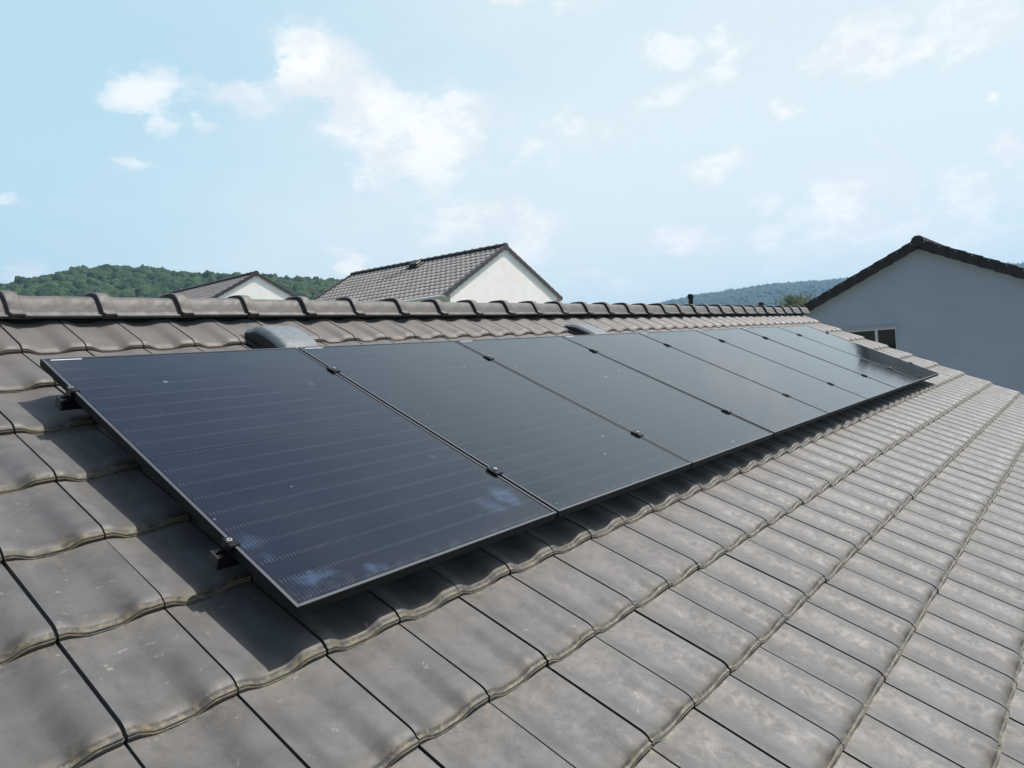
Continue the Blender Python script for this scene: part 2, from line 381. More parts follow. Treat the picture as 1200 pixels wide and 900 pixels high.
def module_material():
    m = Mat('module_glass'); o = m.obj(); X, Y, Z = m.sep(o)
    # local x 0..PW, y 0..-PL from the top
    mx = .021; cw = (PW - 2 * mx) / 6
    xx = m.math('DIVIDE', m.math('SUBTRACT', X, mx), cw)
    yd = m.math('MULTIPLY', Y, -1.)
    half = PL / 2
    # rows: nine in each half with a wider gap in the middle
    fold = m.math('ABSOLUTE', m.math('SUBTRACT', yd, half))
    ch = (half - .022 - .008) / 9
    yy = m.math('DIVIDE', m.math('SUBTRACT', fold, .008), ch)
    fx = m.math('FRACT', xx); fy = m.math('FRACT', yy)
    inside = m.math('MULTIPLY', m.math('MULTIPLY', m.math('GREATER_THAN', xx, 0.), m.math('LESS_THAN', xx, 6.)), m.math('MULTIPLY', m.math('GREATER_THAN', yy, 0.), m.math('LESS_THAN', yy, 9.)))
    dx = m.math('MULTIPLY', m.math('MINIMUM', fx, m.math('SUBTRACT', 1., fx)), cw)      # metres from a column gap
    dy = m.math('MULTIPLY', m.math('MINIMUM', fy, m.math('SUBTRACT', 1., fy)), ch)      # metres from a row gap
    cell = m.math('MULTIPLY', inside, m.math('MULTIPLY', m.math('GREATER_THAN', dx, .0018), m.math('GREATER_THAN', dy, .0016)))
    bx = m.math('MULTIPLY', m.math('ABSOLUTE', m.math('SUBTRACT', m.math('FRACT', m.math('MULTIPLY', fx, 16.)), .5)), cw / 16)   # metres from a busbar
    bus = m.math('MULTIPLY', m.math('LESS_THAN', bx, .0009), inside)
    dash = m.math('MULTIPLY', m.math('MULTIPLY', m.math('LESS_THAN', bx, .0011), m.math('LESS_THAN', dy, .0075)), m.math('MULTIPLY', inside, m.math('GREATER_THAN', dx, .004)))
    info = m.n.new('ShaderNodeObjectInfo'); rnd = info.outputs['Random']
    cv = m.n.new('ShaderNodeTexWhiteNoise'); cv.noise_dimensions = '3D'
    m.l.new(m.comb(m.math('FLOOR', xx), m.math('FLOOR', m.math('DIVIDE', yd, ch)), rnd), cv.inputs[0])
    cellc = m.mix(cv.outputs[0], (.0030, .0045, .0095), (.0048, .0065, .012))
    c = m.mix(cell, (.006, .0065, .008), cellc)
    c = m.mix(m.math('MULTIPLY', bus, .75), c, (.030, .036, .046))
    c = m.mix(m.math('MULTIPLY', dash, .9), c, (.060, .068, .084))
    # dust film, gathered to the lower edge, and hand smears
    dn = m.noise(3.2, 6, .62, o, .8); d2 = m.noise(24, 5, .65, o, .5)
    dust = m.math('MULTIPLY', m.ramp(dn, .35, .72), .018); c = m.mix(dust, c, (.22, .21, .19))
    low = m.math('MULTIPLY', m.math('MULTIPLY', m.ramp(yd, PL - .09, PL - .01), m.ramp(d2, .40, .65)), .05); c = m.mix(low, c, (.3, .31, .32))
    att = m.sep(m.attr()); first = att[2]
    sm = None
    wob = m.vec('MULTIPLY', m.vec('SUBTRACT', m.noise(11, 4, .6, o, col=True), (.5, .5, .5)), (.10, .10, 0.))
    q = m.vec('ADD', m.comb(X, yd, 0.), wob)
    for (sx, sy, rx, ry, am) in ((1.03, 1.52, .055, .085, .34), (.93, 1.55, .045, .06, .2), (.12, 1.62, .075, .035, .36), (.30, 1.655, .055, .028, .34), (.045, 1.385, .05, .05, .16),
                                 (.045, 1.47, .03, .03, .13), (.99, 1.19, .016, .02, .35), (.2, .56, .012, .02, .3), (.93, .42, .02, .012, .3), (.80, .13, .03, .03, .12), (.52, .17, .03, .015, .12)):
        dd = m.vec('LENGTH', m.vec('DIVIDE', m.vec('SUBTRACT', q, (sx, sy, 0.)), (rx, ry, 1.)), out=1)
        k = m.ramp(dd, 1.15, .3, 0., am); sm = k if sm is None else m.math('MAXIMUM', sm, k)
    sm = m.math('MULTIPLY', m.math('MULTIPLY', sm, first), m.ramp(d2, .3, .6, .15, .6)); c = m.mix(sm, c, (.14, .23, .40))
    tiny = m.math('MULTIPLY', m.ramp(m.noise(15, 2, .5, m.vec('ADD', o, m.comb(m.math('MULTIPLY', rnd, 40.), 0., 0.))), .75, .77), .3); c = m.mix(tiny, c, (.45, .47, .5))
    m.set(Base_Color=c, Roughness=m.ramp(dn, .3, .7, .06, .09))
    m.b.inputs['Specular Tint'].default_value = (.86, .95, 1.0, 1)
    m.b.inputs['IOR'].default_value = 1.63
    m.b.inputs['Specular IOR Level'].default_value = .5
    return m.m


M_module = module_material()

# ------------------------------------------------------------------ ground, hills
def sst(a, b, x):
    t = np.clip((np.asarray(x, float) - a) / (b - a), 0, 1); return t * t * (3 - 2 * t)


LEFT_AZ = [-180, 30, 37, 44, 49, 52, 55.6, 58, 61, 64.5, 67.2, 70.2, 73, 78, 86, 100, 130, 180]
LEFT_EL = [0.4, 0.4, 2.0, 4.7, 6.1, 6.35, 6.5, 6.65, 6.85, 7.2, 7.3, 6.95, 6.35, 5.6, 4.7, 3.2, 1.4, .4]
RIGHT_AZ = [-180, -60, -30, -8, 5, 12, 15, 19.5, 23.7, 26.9, 30, 36, 44, 60, 180]
RIGHT_EL = [.3, .3, 1.3, 2.6, 3.2, 3.42, 3.42, 3.60, 3.28, 2.95, 2.2, 1.5, 1.2, .6, .3]


def hnoise(x, y, s, seed=0.):
    x = np.asarray(x) / s; y = np.asarray(y) / s
    return (np.sin(x * 1.3 + seed) * np.cos(y * 1.7 - seed * 2) + .5 * np.sin(x * 2.9 + y * 1.9 + seed) + .25 * np.sin(x * 5.3 - y * 6.1 + seed * 3)) / 1.75


def ground_z(x, y):
    x = np.asarray(x, float); y = np.asarray(y, float)
    dx = x - CAM.x; dy = y - CAM.y; r = np.hypot(dx, dy); a = np.degrees(np.arctan2(dy, dx))
    z = -6 + 3.2 * np.clip((y - 5) / 11, 0, 1) * sst(-40, 10, x) + 2.2 * np.clip((y - 16) / 30, 0, 1) + 2.0 * sst(46, 120, y)
    le = np.interp(a, LEFT_AZ, LEFT_EL); re = np.interp(a, RIGHT_AZ, RIGHT_EL)
    zl = (CAM.z + 720 * np.tan(np.radians(le)) - z) * sst(230, 740, r)
    zl = np.where(a > 25, zl, zl * 1.0)
    zr = (CAM.z + 2300 * np.tan(np.radians(re)) - z) * sst(1250, 2400, r)
    h = np.maximum(zl * (1 - .25 * sst(1000, 2200, r)), zr) + hnoise(x, y, 130) * 5 * sst(200, 600, r) * (np.maximum(le, re) > 1)
    return z + h


bmat = Mat('field_ground'); bf = bmat.noise(.02, 6, .6); bf2 = bmat.noise(.6, 6, .6)
bmat.set(Base_Color=bmat.mix(bmat.ramp(bf, .4, .6), bmat.mix(bf2, (.07, .085, .035), (.11, .12, .06)), bmat.mix(bf2, (.17, .15, .11), (.11, .105, .065))), Roughness=.95)
na = 240; rs = [0.01] + list(np.geomspace(6, 9000, 96))
gm = MB(); vs = []
for r in rs:
    A = np.linspace(-math.pi, math.pi, na, endpoint=False)
    x = CAM.x + r * np.cos(A); y = CAM.y + r * np.sin(A); z = ground_z(x, y); vs += list(zip(x, y, z))
fs = [(i * na + k, i * na + (k + 1) % na, (i + 1) * na + (k + 1) % na, (i + 1) * na + k) for i in range(len(rs) - 1) for k in range(na)]
gm.add(vs, fs, smooth=True)
ground = gm.build('ground', bmat.m); tag(ground, kind='structure')

# ------------------------------------------------------------------ the tiled roof
PITCH = R(25); TW = .25814; G = .36535; CP, SP = math.cos(PITCH), math.sin(PITCH)


def sm1(a, b, x):
    t = min(1, max(0, (x - a) / (b - a))); return t * t * (3 - 2 * t)


def trough(u, v=0.):
    k = min(1, max(0, v / G)); return -sm1(.05, .30, u) * (1 - sm1(.56 - .10 * k, .80 + .08 * k, u)) * (1 - .38 * k)


NOSE = .036


def tile_n(u, v, g=G):
    n = .022 * trough(u, v)
    if v < NOSE: n += .008 - .008 * ((NOSE - v) / NOSE) ** 2
    else: n += .008 - .027 * (v - NOSE) / (g - NOSE)
    n -= .0032 * max(0, 1 - abs(v - .0072) / .0050)      # groove behind the nose bead
    n += .0016 * (1 - sm1(.0, .06, u)) * sm1(.0, .03, v)      # raised side lap
    return n


US = [0, .03, .06, .1, .17, .24, .31, .40, .48, .56, .60, .66, .72, .78, .84, .90, .95, 1.]
VS = [0, .003, .0055, .0085, .012, .017, .024, .036, .048, .060, .10, .17, .26, G - .02, G + .03]
US_L = [0, .12, .3, .5, .68, .84, 1.]; VS_L = [0, .02, .055, .2, G + .02]


def add_tile(mb, x0, s0, lo=False, w=TW, gap=.0065, F=None, jit=1.0, lift=0.):
    us, vs_ = (US_L, VS_L) if lo else (US, VS)
    rnd = random.random(); wv = w - gap
    jx = random.uniform(-.0016, .0016) * jit; js = random.uniform(-.003, .003) * jit; jn = random.uniform(-.0005, .0005) * jit; jr = random.uniform(-.004, .004) * jit
    jt = random.uniform(-.002, .002) * jit
    def P(u, v, dn=0., dv=0.):
        x = u * wv; y = v + dv; n = tile_n(u, v) * (1.25 if lo else 1.) + dn + lift * v / G
        return F((x0 + gap / 2 + jx + x - y * jr, s0 + js + y + (x - wv / 2) * jr, n + jn + (x - wv / 2) * jt))
    top = [P(u, v) for v in vs_ for u in us]; att = [(u, v, rnd) for v in vs_ for u in us]
    nu = len(us)
    mb.add(top, [(j * nu + i, j * nu + i + 1, (j + 1) * nu + i + 1, (j + 1) * nu + i) for j in range(len(vs_) - 1) for i in range(nu - 1)], att, smooth=True)
    # lip: nose edge, small ledge, lower flange
    prof = [(0, 0), (-.0014, -.0030), (-.0008, -.0060), (-.0032, -.0066), (-.0040, -.0086), (-.0030, -.0175), (.004, -.019)] if not lo else [(0, 0), (-.004, -.006), (-.004, -.020)]
    lip = [P(u, 0, dn, dv) for (dv, dn) in prof for u in us]
    la = [(u, -.008 if (not lo and q in (0, 1, 3, 4)) else -.03, rnd) for q in range(len(prof)) for u in us]
    mb.add(lip, [((j + 1) * nu + i, (j + 1) * nu + i + 1, j * nu + i + 1, j * nu + i) for j in range(len(prof) - 1) for i in range(nu - 1)], la)
    nv = len(vs_)
    if not lo:      # interlock channel under the side lap
        ch = []
        for v in vs_:
            a = P(0, v, -.010)
            ch += [(a[0] - gap - .010, a[1], a[2] - .001), (a[0] + .008, a[1], a[2])]
        mb.add(ch, [(2 * j, 2 * j + 1, 2 * j + 3, 2 * j + 2) for j in range(nv - 1)], (0, -.5, rnd))
    for u in (0, 1):
        e = [P(u, v) for v in vs_] + [P(u, v, -.016) for v in vs_]
        mb.add(e, [(j, j + 1, nv + j + 1, nv + j) for j in range(nv - 1)], (u, -.5, rnd))


# the house that carries the panels.  world origin = tile joint on the front slope, +Z up
GZ = -6.0
house = thing('solar_house', 'brown grey tiled house in the foreground that carries the row of solar panels', 'house', (4.2, 1.70, GZ))
L0 = Vector(house.location)
RY, RZ = 1.70, 1.70 * math.tan(PITCH)     # ridge line of the lip plane


def F_front(p): x, s, n = p; return (x - L0.x, s * CP - n * SP - L0.y, s * SP + n * CP - L0.z)


def F_rear(p):
    x, s, n = p; y = s * CP - n * SP; z = s * SP + n * CP
    return (-x + 8.37 - L0.x, 2 * RY - y - L0.y, z - L0.z)


def F_local(p): return p


J0, J1 = -13, 46


def slope_object(name, mb, mat, parent, rot, loc):
    o = mb.build(name, mat, parent, normals=False); o.rotation_euler = rot; o.location = loc; return o


mb = MB()
for k in range(-4, 9):
    for j in range(J0, J1): add_tile(mb, j * TW, -k * G, F=F_local, lift=.026 if k == -4 else 0.)
slope = slope_object('roof_slope', mb, M_tile, house, (PITCH, 0, 0), -L0)
mb = MB()
for k in range(-4, 9):
    for j in range(J0, J1): add_tile(mb, -(j + 1) * TW, -k * G, lo=True, F=F_local)
rear = slope_object('roof_slope', mb, M_tile, house, (PITCH, 0, math.pi), Vector((0, 2 * RY, 0)) - L0)
# underlay boards below the tiles
X0, X1 = J0 * TW, J1 * TW
mb = MB()
for sg in (-1, 1):
    yE = RY - sg * 0 ; S_low = -8 * G + .02
    a = Vector((0, S_low * CP + .065 * SP, S_low * SP - .065 * CP)); b = Vector((0, RY, RZ - .065 / CP))
    if sg == 1: a.y = 2 * RY - a.y
    vs = []
    for x in (X0 + .02, X1 - .02):
        for q in (a, b):
            vs += [(x, q.y, q.z), (x, q.y, q.z - .10)]
    vs = [(v[0] - L0.x, v[1] - L0.y, v[2] - L0.z) for v in vs]
    mb.add(vs, [(0, 2, 6, 4), (1, 5, 7, 3), (0, 1, 3, 2), (4, 6, 7, 5), (0, 4, 5, 1), (2, 3, 7, 6)])
mb.build('roof_deck', M_under, house)
# walls
yf = (-8 * G + .45) * CP; zf = (-8 * G + .45) * SP - .14
mb = MB(); xs = (X0 + .25, X1 - .25)
prof = [(yf, GZ), (yf, zf), (RY, RZ - .17), (2 * RY - yf, zf), (2 * RY - yf, GZ)]
vs = [(x - L0.x, y - L0.y, z - L0.z) for x in xs for (y, z) in prof]
mb.add(vs, [(0, 1, 2, 3, 4), (5, 9, 8, 7, 6)] + [(i, i + 5, (i + 1) % 5 + 5, (i + 1) % 5) for i in range(5)])
mb.build('wall', M_render_white, house)
# gutters along both eaves
for sg in (0, 1):
    mb = MB(); yc = -8 * G * CP - .05; zc = -8 * G * SP - .03
    if sg: yc = 2 * RY - yc
    pr = [(math.cos(t) * .062, math.sin(t) * .062) for t in np.linspace(math.pi, 2 * math.pi, 9)] + [(math.cos(t) * .058, math.sin(t) * .058) for t in np.linspace(2 * math.pi, math.pi, 9)]
    n = len(pr); vs = [(x - L0.x, yc + a - L0.y, zc + b - L0.z) for x in (X0, X1) for (a, b) in pr]
    mb.add(vs, [(i, (i + 1) % n, n + (i + 1) % n, n + i) for i in range(n)] + [tuple(range(n)), tuple(range(2 * n - 1, n - 1, -1))])
    mb.build('gutter', M_zinc, house)

# ridge tiles, each a piece of its own
def ridge_mesh(L=.415):
    mb = MB()
    hb = [(.128, -.010), (.136, -.004), (.136, .004), (.121, .010), (.116, .022), (.104, .052), (.088, .082), (.074, .096), (.050, .1035), (.020, .105)]; base = [(-a, b) for a, b in hb] + [(a, b) for a, b in hb[::-1]]
    def sec(x, k, thick=0.):
        out = []
        for (y, z) in base:
            out.append((x, y * (1 + k * .9 / .13) if k else y, z + (k * (0.35 + .65 * max(z, 0) / .103) if k else 0)))
        return out
    # collar from 0 to .075 stands proud, then waist down to the body
    xs = [(0.0, .019), (.003, .022), (.030, .022), (.055, .021), (.062, .015), (.068, .003), (.11, 0), (.25, 0), (L + .02, -.001)]
    n = len(base); vs = []; att = []; rnd = .5
    for x, k in xs:
        lean = [(-.030 + .030 * abs(y) / .13) * (1 if x < .1 else 0) for (_, y, z) in sec(x, k)]
        vs += [(px + l * 0.6, y, z) for (px, y, z), l in zip(sec(x, k), lean)]; att += [(i / n, .15, rnd) for i in range(n)]
    for a, b in ((0, 1), (1, 3), (3, 5), (5, 8)):
        fs = [((j - a) * n + i, (j - a) * n + i + 1, (j + 1 - a) * n + i + 1, (j + 1 - a) * n + i) for j in range(a, b) for i in range(n - 1)]
        mb.add(vs[a * n:(b + 1) * n], fs, att[a * n:(b + 1) * n], smooth=True)
    # thick front face of the collar, its shade painted in with the dark lap colour
    o = vs[:n]; inn = [(x + .001, y * .84, z * .84 - .010) for (x, y, z) in o]
    mb.add(o + inn, [(i, n + i, n + i + 1, i + 1) for i in range(n - 1)], (0.5, -.5, rnd))
    i2 = [(x + .09, y, z) for (x, y, z) in inn]
    mb.add(inn + i2, [(i, n + i, n + i + 1, i + 1) for i in range(n - 1)], (0.5, .15, rnd))
    return mb


rt = ridge_mesh().build('ridge_tile', M_ridge, rear, normals=False)
rt.parent = slope
inv = (Matrix.Translation(-L0) @ Matrix.Rotation(PITCH, 4, 'X')).inverted()
RP = .4005; i = 0; x = .955 - RP * 10
first = True
while x < X1 - .1:
    o = rt if first else rt.copy()
    if not first: C.objects.link(o); o.parent = slope
    wm = Matrix.Translation(Vector((x + random.uniform(-.006, .006), RY + random.uniform(-.003, .003), RZ - .012 + random.uniform(-.002, .003))) - L0) @ Matrix.Rotation(random.uniform(-.008, .008), 4, 'Z') @ Matrix.Rotation(random.uniform(-.010, .006), 4, 'Y')
    o.matrix_local = inv @ wm
    first = False; x += RP
mb = MB(); mb.box(((X0 + X1) / 2 - L0.x, RY - L0.y, RZ - .02 - L0.z), (X1 - X0 - .04, .15, .07)); mb.build('ridge_roll', M_under, house)
# closing disc of the last ridge tile
mb = MB(); pts = [(-.12, -.01), (-.10, .05), (-.05, .09), (0, .097), (.05, .09), (.10, .05), (.12, -.01)]
mb.add([(X1 + .03 - L0.x, RY + a - L0.y, RZ - .012 + b - L0.z) for a, b in pts] + [(X1 + .0 - L0.x, RY + a - L0.y, RZ - .012 + b - L0.z) for a, b in pts], [tuple(range(7)), tuple(range(13, 6, -1))] + [(i, i + 1, 8 + i, 7 + i) for i in range(6)])
mb.build('ridge_end', M_ridge, house)
# moss and grit lodged under the ridge
# ------------------------------------------------------------------ solar panels
PS = (.4211, 1.0177); PN = .1368; PITCHX = 1.154


def roofpos(x, s, n): return (x, s * CP - n * SP, s * SP + n * CP)


def make_panel():
    t = thing('photovoltaic_module', '', 'solar panel')
    # frame: four black bars, rim 11 mm, 30 mm deep
    mb = MB(); D = .030; rim = .011
    for (c, d) in (((rim / 2, -PL / 2, -D / 2), (rim, PL, D)), ((PW - rim / 2, -PL / 2, -D / 2), (rim, PL, D)), ((PW / 2, -rim / 2, -D / 2), (PW - 2 * rim - .0004, rim, D)), ((PW / 2, -PL + rim / 2, -D / 2), (PW - 2 * rim - .0004, rim, D))):
        mb.box(c, d, bev=.0011)
    mr_ = MB(); e = .0004
    for (c, d) in (((rim / 2, -PL / 2, e), (rim - .002, PL - .002, .0010)), ((PW - rim / 2, -PL / 2, e), (rim - .002, PL - .002, .0010)), ((PW / 2, -rim / 2, e), (PW - 2 * rim, rim - .002, .0010)), ((PW / 2, -PL + rim / 2, e), (PW - 2 * rim, rim - .002, .0010))): mr_.box(c, d)
    mr_.build('frame_rim', M_rim, t)
    # inner flange
    for (c, d) in (((.014, -PL / 2, -D + .001), (.026, PL - .03, .002)), ((PW - .014, -PL / 2, -D + .001), (.026, PL - .03, .002))): mb.box(c, d)
    mb.build('frame', M_frame, t)
    mb = MB(); g = rim + .0002
    vs = [(g, -g, -.0012), (PW - g, -g, -.0012), (PW - g, -PL + g, -.0012), (g, -PL + g, -.0012)]
    vs += [(x, y, -.0062) for x, y, z in vs]
    mb.add(vs, [(3, 2, 1, 0), (4, 5, 6, 7), (0, 1, 5, 4), (1, 2, 6, 5), (2, 3, 7, 6), (3, 0, 4, 7)], (0, 0, 1.))
    mb.build('cell_glass', M_module, t)
    mb = MB(); mb.box((.085, -.0175, -.0008), (.11, .007, .0006)); mb.build('label_strip', M_label, t)
    mb = MB(); mb.box((PW / 2, -PL / 2 + .0, -.0165), (.09, .06, .018), bev=.002); mb.build('junction_box', M_black_plastic, t)
    return t


PLAB = ['nearest and leftmost black solar panel, with bluish smears along its lower edge',
        'second black solar panel from the left end, just below the bluish plastic roof vent',
        'third black solar panel from the left end, left of the small dark roof vent',
        'fourth black solar panel from the left end, right of the small dark vent',
        'fifth black solar panel counted from the left end of the row',
        'sixth black solar panel counted from the left end of the row',
        'seventh black solar panel from the left, last but one of the row',
        'farthest black solar panel at the right end of the row, reflecting the grey house wall']
proto = make_panel(); panels = []
for i in range(8):
    o = proto if i == 0 else copy_tree(proto)
    o.location = roofpos(PS[0] + i * PITCHX + .006, PS[1], PN + random.uniform(-.001, .001)); o.rotation_euler = (PITCH + random.uniform(-.0015, .0015), random.uniform(-.001, .001), 0)
    tag(o, PLAB[i], None, 'black solar panels in a row on the roof'); panels.append(o)
# smears exist only on the nearest panel: its own glass mesh carries the flag
for i, o in enumerate(panels):
    if i == 0: continue
    for ch in o.children:
        if ch.name.startswith('cell_glass'):
            if i == 1:
                me2 = ch.data.copy(); me2.attributes['tile'].data.foreach_set('vector', np.zeros(len(me2.vertices) * 3, dtype=np.float32)); clean = me2
            ch.data = clean

# rails
RAILS = (PS[1] - .30, PS[1] - 1.375)
for q, (s, lab) in enumerate(((RAILS[0], 'black mounting rail under the upper half of the solar panels'), (RAILS[1], 'black mounting rail under the lower half of the solar panels'))):
    t = thing('mounting_rail', lab, 'rail', roofpos(PS[0] - .030, s, PN - .030), (PITCH, 0, 0), 'rails under the solar panels')
    mb = MB(); LR = 8 * PITCHX + .09
    # open profile: base, two webs, two lips with a slot
    mb.box((LR / 2, 0, -.038), (LR, .040, .004))
    for sy in (-1, 1):
        mb.box((LR / 2, sy * .018, -.019), (LR, .004, .034)); mb.box((LR / 2, sy * .0125, -.0015), (LR, .0148, .003))
    mb.build('rail_profile', M_black_metal, t)
    mb = MB(); mb.box((-.004, 0, -.0195), (.008, .044, .043), bev=.003); mb.build('end_cap', M_black_plastic, t)
    hk = None
    for h in range(9):
        hx = .26 + h * 1.1
        mb = MB()
        mb.box((hx, -.022 - .004, -.030), (.035, .006, .050)); mb.box((hx, .03, -.055), (.035, .11, .006)); mb.box((hx, .085, -.075), (.035, .006, .04))
        mb.tube([(hx, -.022, -.025), (hx, -.036, -.025)], .008, 6, smooth=False)
        if hk is None: hk = mb.build('roof_hook', M_black_metal, t); hx0 = hx
        else:
            o = hk.copy(); C.objects.link(o); o.location = (hx - hx0, 0, 0)


def make_clamp(end):
    t = thing('panel_clamp', '', 'clamp'); mb = MB()
    if end:
        mb.box((-.0085, 0, -.014), (.015, .044, .028), bev=.001); mb.box((.000, 0, .0025), (.034, .044, .004), bev=.0012)
    else:
        mb.box((0, 0, .0046), (.044, .056, .0075), bev=.0015); mb.box((0, 0, -.012), (.011, .050, .026))
    mb.build('clamp_body', M_black_metal, t)
    mb = MB(); cx = -.008 if end else 0.; zo = 0 if end else .0035
    mb.tube([(cx, 0, .0047 + zo), (cx, 0, .0075 + zo), (cx, 0, .0115 + zo)], [.0085, .0085, .0078], 12); mb.tube([(cx, 0, .0116 + zo), (cx, 0, .0118 + zo)], .0042, 6, mat=1, smooth=False)
    mb.build('bolt', [M_steel, M_black_plastic], t)
    return t


ORD = ['first', 'second', 'third', 'fourth', 'fifth', 'sixth', 'seventh', 'eighth']
ce = make_clamp(True); cm = make_clamp(False); used = set()
for ri, rn in enumerate(('upper', 'lower')):
    for i in range(9):
        src = ce if i in (0, 8) else cm
        o = copy_tree(src) if src.name in used else src
        used.add(src.name)
        x = PS[0] + i * PITCHX + (.010 if i == 0 else (-.010 if i == 8 else 0.))
        o.location = roofpos(x, RAILS[ri] + random.uniform(-.006, .006), PN); o.rotation_euler = (PITCH, 0, 0)
        if i == 8: o.scale = (-1, 1, 1)
        if i == 0: lab = '%s black end clamp with steel bolt on the nearest panel\'s left edge' % rn
        elif i == 8: lab = '%s small black end clamp on the far right edge of the last panel' % rn
        else: lab = 'small black %s clamp between the %s and %s panels from the left' % (rn, ORD[i - 1], ORD[i])
        tag(o, lab, None, 'clamps holding the solar panels')

# ------------------------------------------------------------------ roof vents
def make_vent(label, x, s, h=.085, w=.245, L=.36):
    t = thing('roof_vent', label, 'roof vent', roofpos(x, s, 0.), (PITCH, 0, 0), 'plastic vents on the solar roof')
    mb = MB(); nu, nv = 17, 15; vs = []
    for j in range(nv):
        v = j / (nv - 1)
        for i in range(nu):
            u = i / (nu - 1); a = abs(2 * u - 1)
            wx = w * (1 - .06 * v)
            ed = (1 - a ** 14) ** .5                         # rounded shoulders
            ht = h * (.62 + .38 * math.sin(math.pi * min(1, .15 + v * .75))) * (1 if v > .08 else (.80 + .20 * (v / .08) ** .5))
            ht *= (1 - sm1(.72, 1.0, v) * .55)
            crown = 1 + .05 * math.cos((2 * u - 1) * 1.4)
            front_bow = .022 * math.cos((2 * u - 1) * math.pi / 2)
            vs.append(((u - .5) * wx, v * L - front_bow * (1 - v), .018 + ht * crown * (.72 + .28 * ed) - .012 * (1 - ed)))
    top = vs; fs = [(j * nu + i, j * nu + i + 1, (j + 1) * nu + i + 1, (j + 1) * nu + i) for j in range(nv - 1) for i in range(nu - 1)]
    mb.add(top, fs, smooth=True)
    # skirt down to the tile on every side, set in under the front; hood plastic with its shade painted black
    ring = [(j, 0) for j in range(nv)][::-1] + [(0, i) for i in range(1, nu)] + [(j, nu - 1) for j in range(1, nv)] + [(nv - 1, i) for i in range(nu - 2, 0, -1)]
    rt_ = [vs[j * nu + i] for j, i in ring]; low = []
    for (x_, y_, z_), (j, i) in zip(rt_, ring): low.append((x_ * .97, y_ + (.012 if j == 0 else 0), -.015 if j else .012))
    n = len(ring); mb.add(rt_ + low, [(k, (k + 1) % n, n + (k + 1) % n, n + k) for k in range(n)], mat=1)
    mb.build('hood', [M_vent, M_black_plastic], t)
    mb = MB(); mb.box((0, L * .55, -.004), (w + .03, L + .02, .016), bev=.004)
    for q in range(9): mb.box((-w / 2 + .03 + q * (w - .06) / 8, .012, .014), (.006, .006, .03))
    mb.build('flange', M_black_plastic, t)
    mb = MB(); mb.tube([(0.0, .19, h + .012), (0.0, .19, h + .021)], [.012, .009], 12); mb.build('moulding_stud', M_vent, t)
    return t


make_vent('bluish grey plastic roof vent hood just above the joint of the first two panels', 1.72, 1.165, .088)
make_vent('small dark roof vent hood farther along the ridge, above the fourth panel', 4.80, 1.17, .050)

# flue pipes behind the ridge
def make_pipe(label, x, y, ztop, r):
    zb = RZ - (y - RY) * math.tan(PITCH)
    t = thing('flue_pipe', label, 'pipe', (x, y, zb), (0, 0, 0), 'black pipes standing behind the ridge')
    H = ztop - zb; mb = MB(); mb.tube([(0, 0, -.05), (0, 0, H - .07)], r, 16); mb.build('pipe', M_black_metal, t)
    mb = MB(); mb.tube([(0, 0, H - .07), (0, 0, H - .055), (0, 0, H - .015), (0, 0, H)], [r * 1.2, r * 1.3, r * 1.3, r * .9], 16); mb.build('cap', M_black_metal, t)
    mb = MB(); mb.tube([(0, 0, -.08), (0, 0, .02), (0, 0, .06)], [r * 2.6, r * 1.8, r * 1.05], 16); mb.build('collar', M_black_plastic, t)
    return t


make_pipe('taller black flue pipe standing up behind the ridge towards its right end', 9.75, 2.55, 1.165, .034)
make_pipe('short black pipe tip just showing over the right end of the ridge', 11.15, 2.0, 1.0, .035)

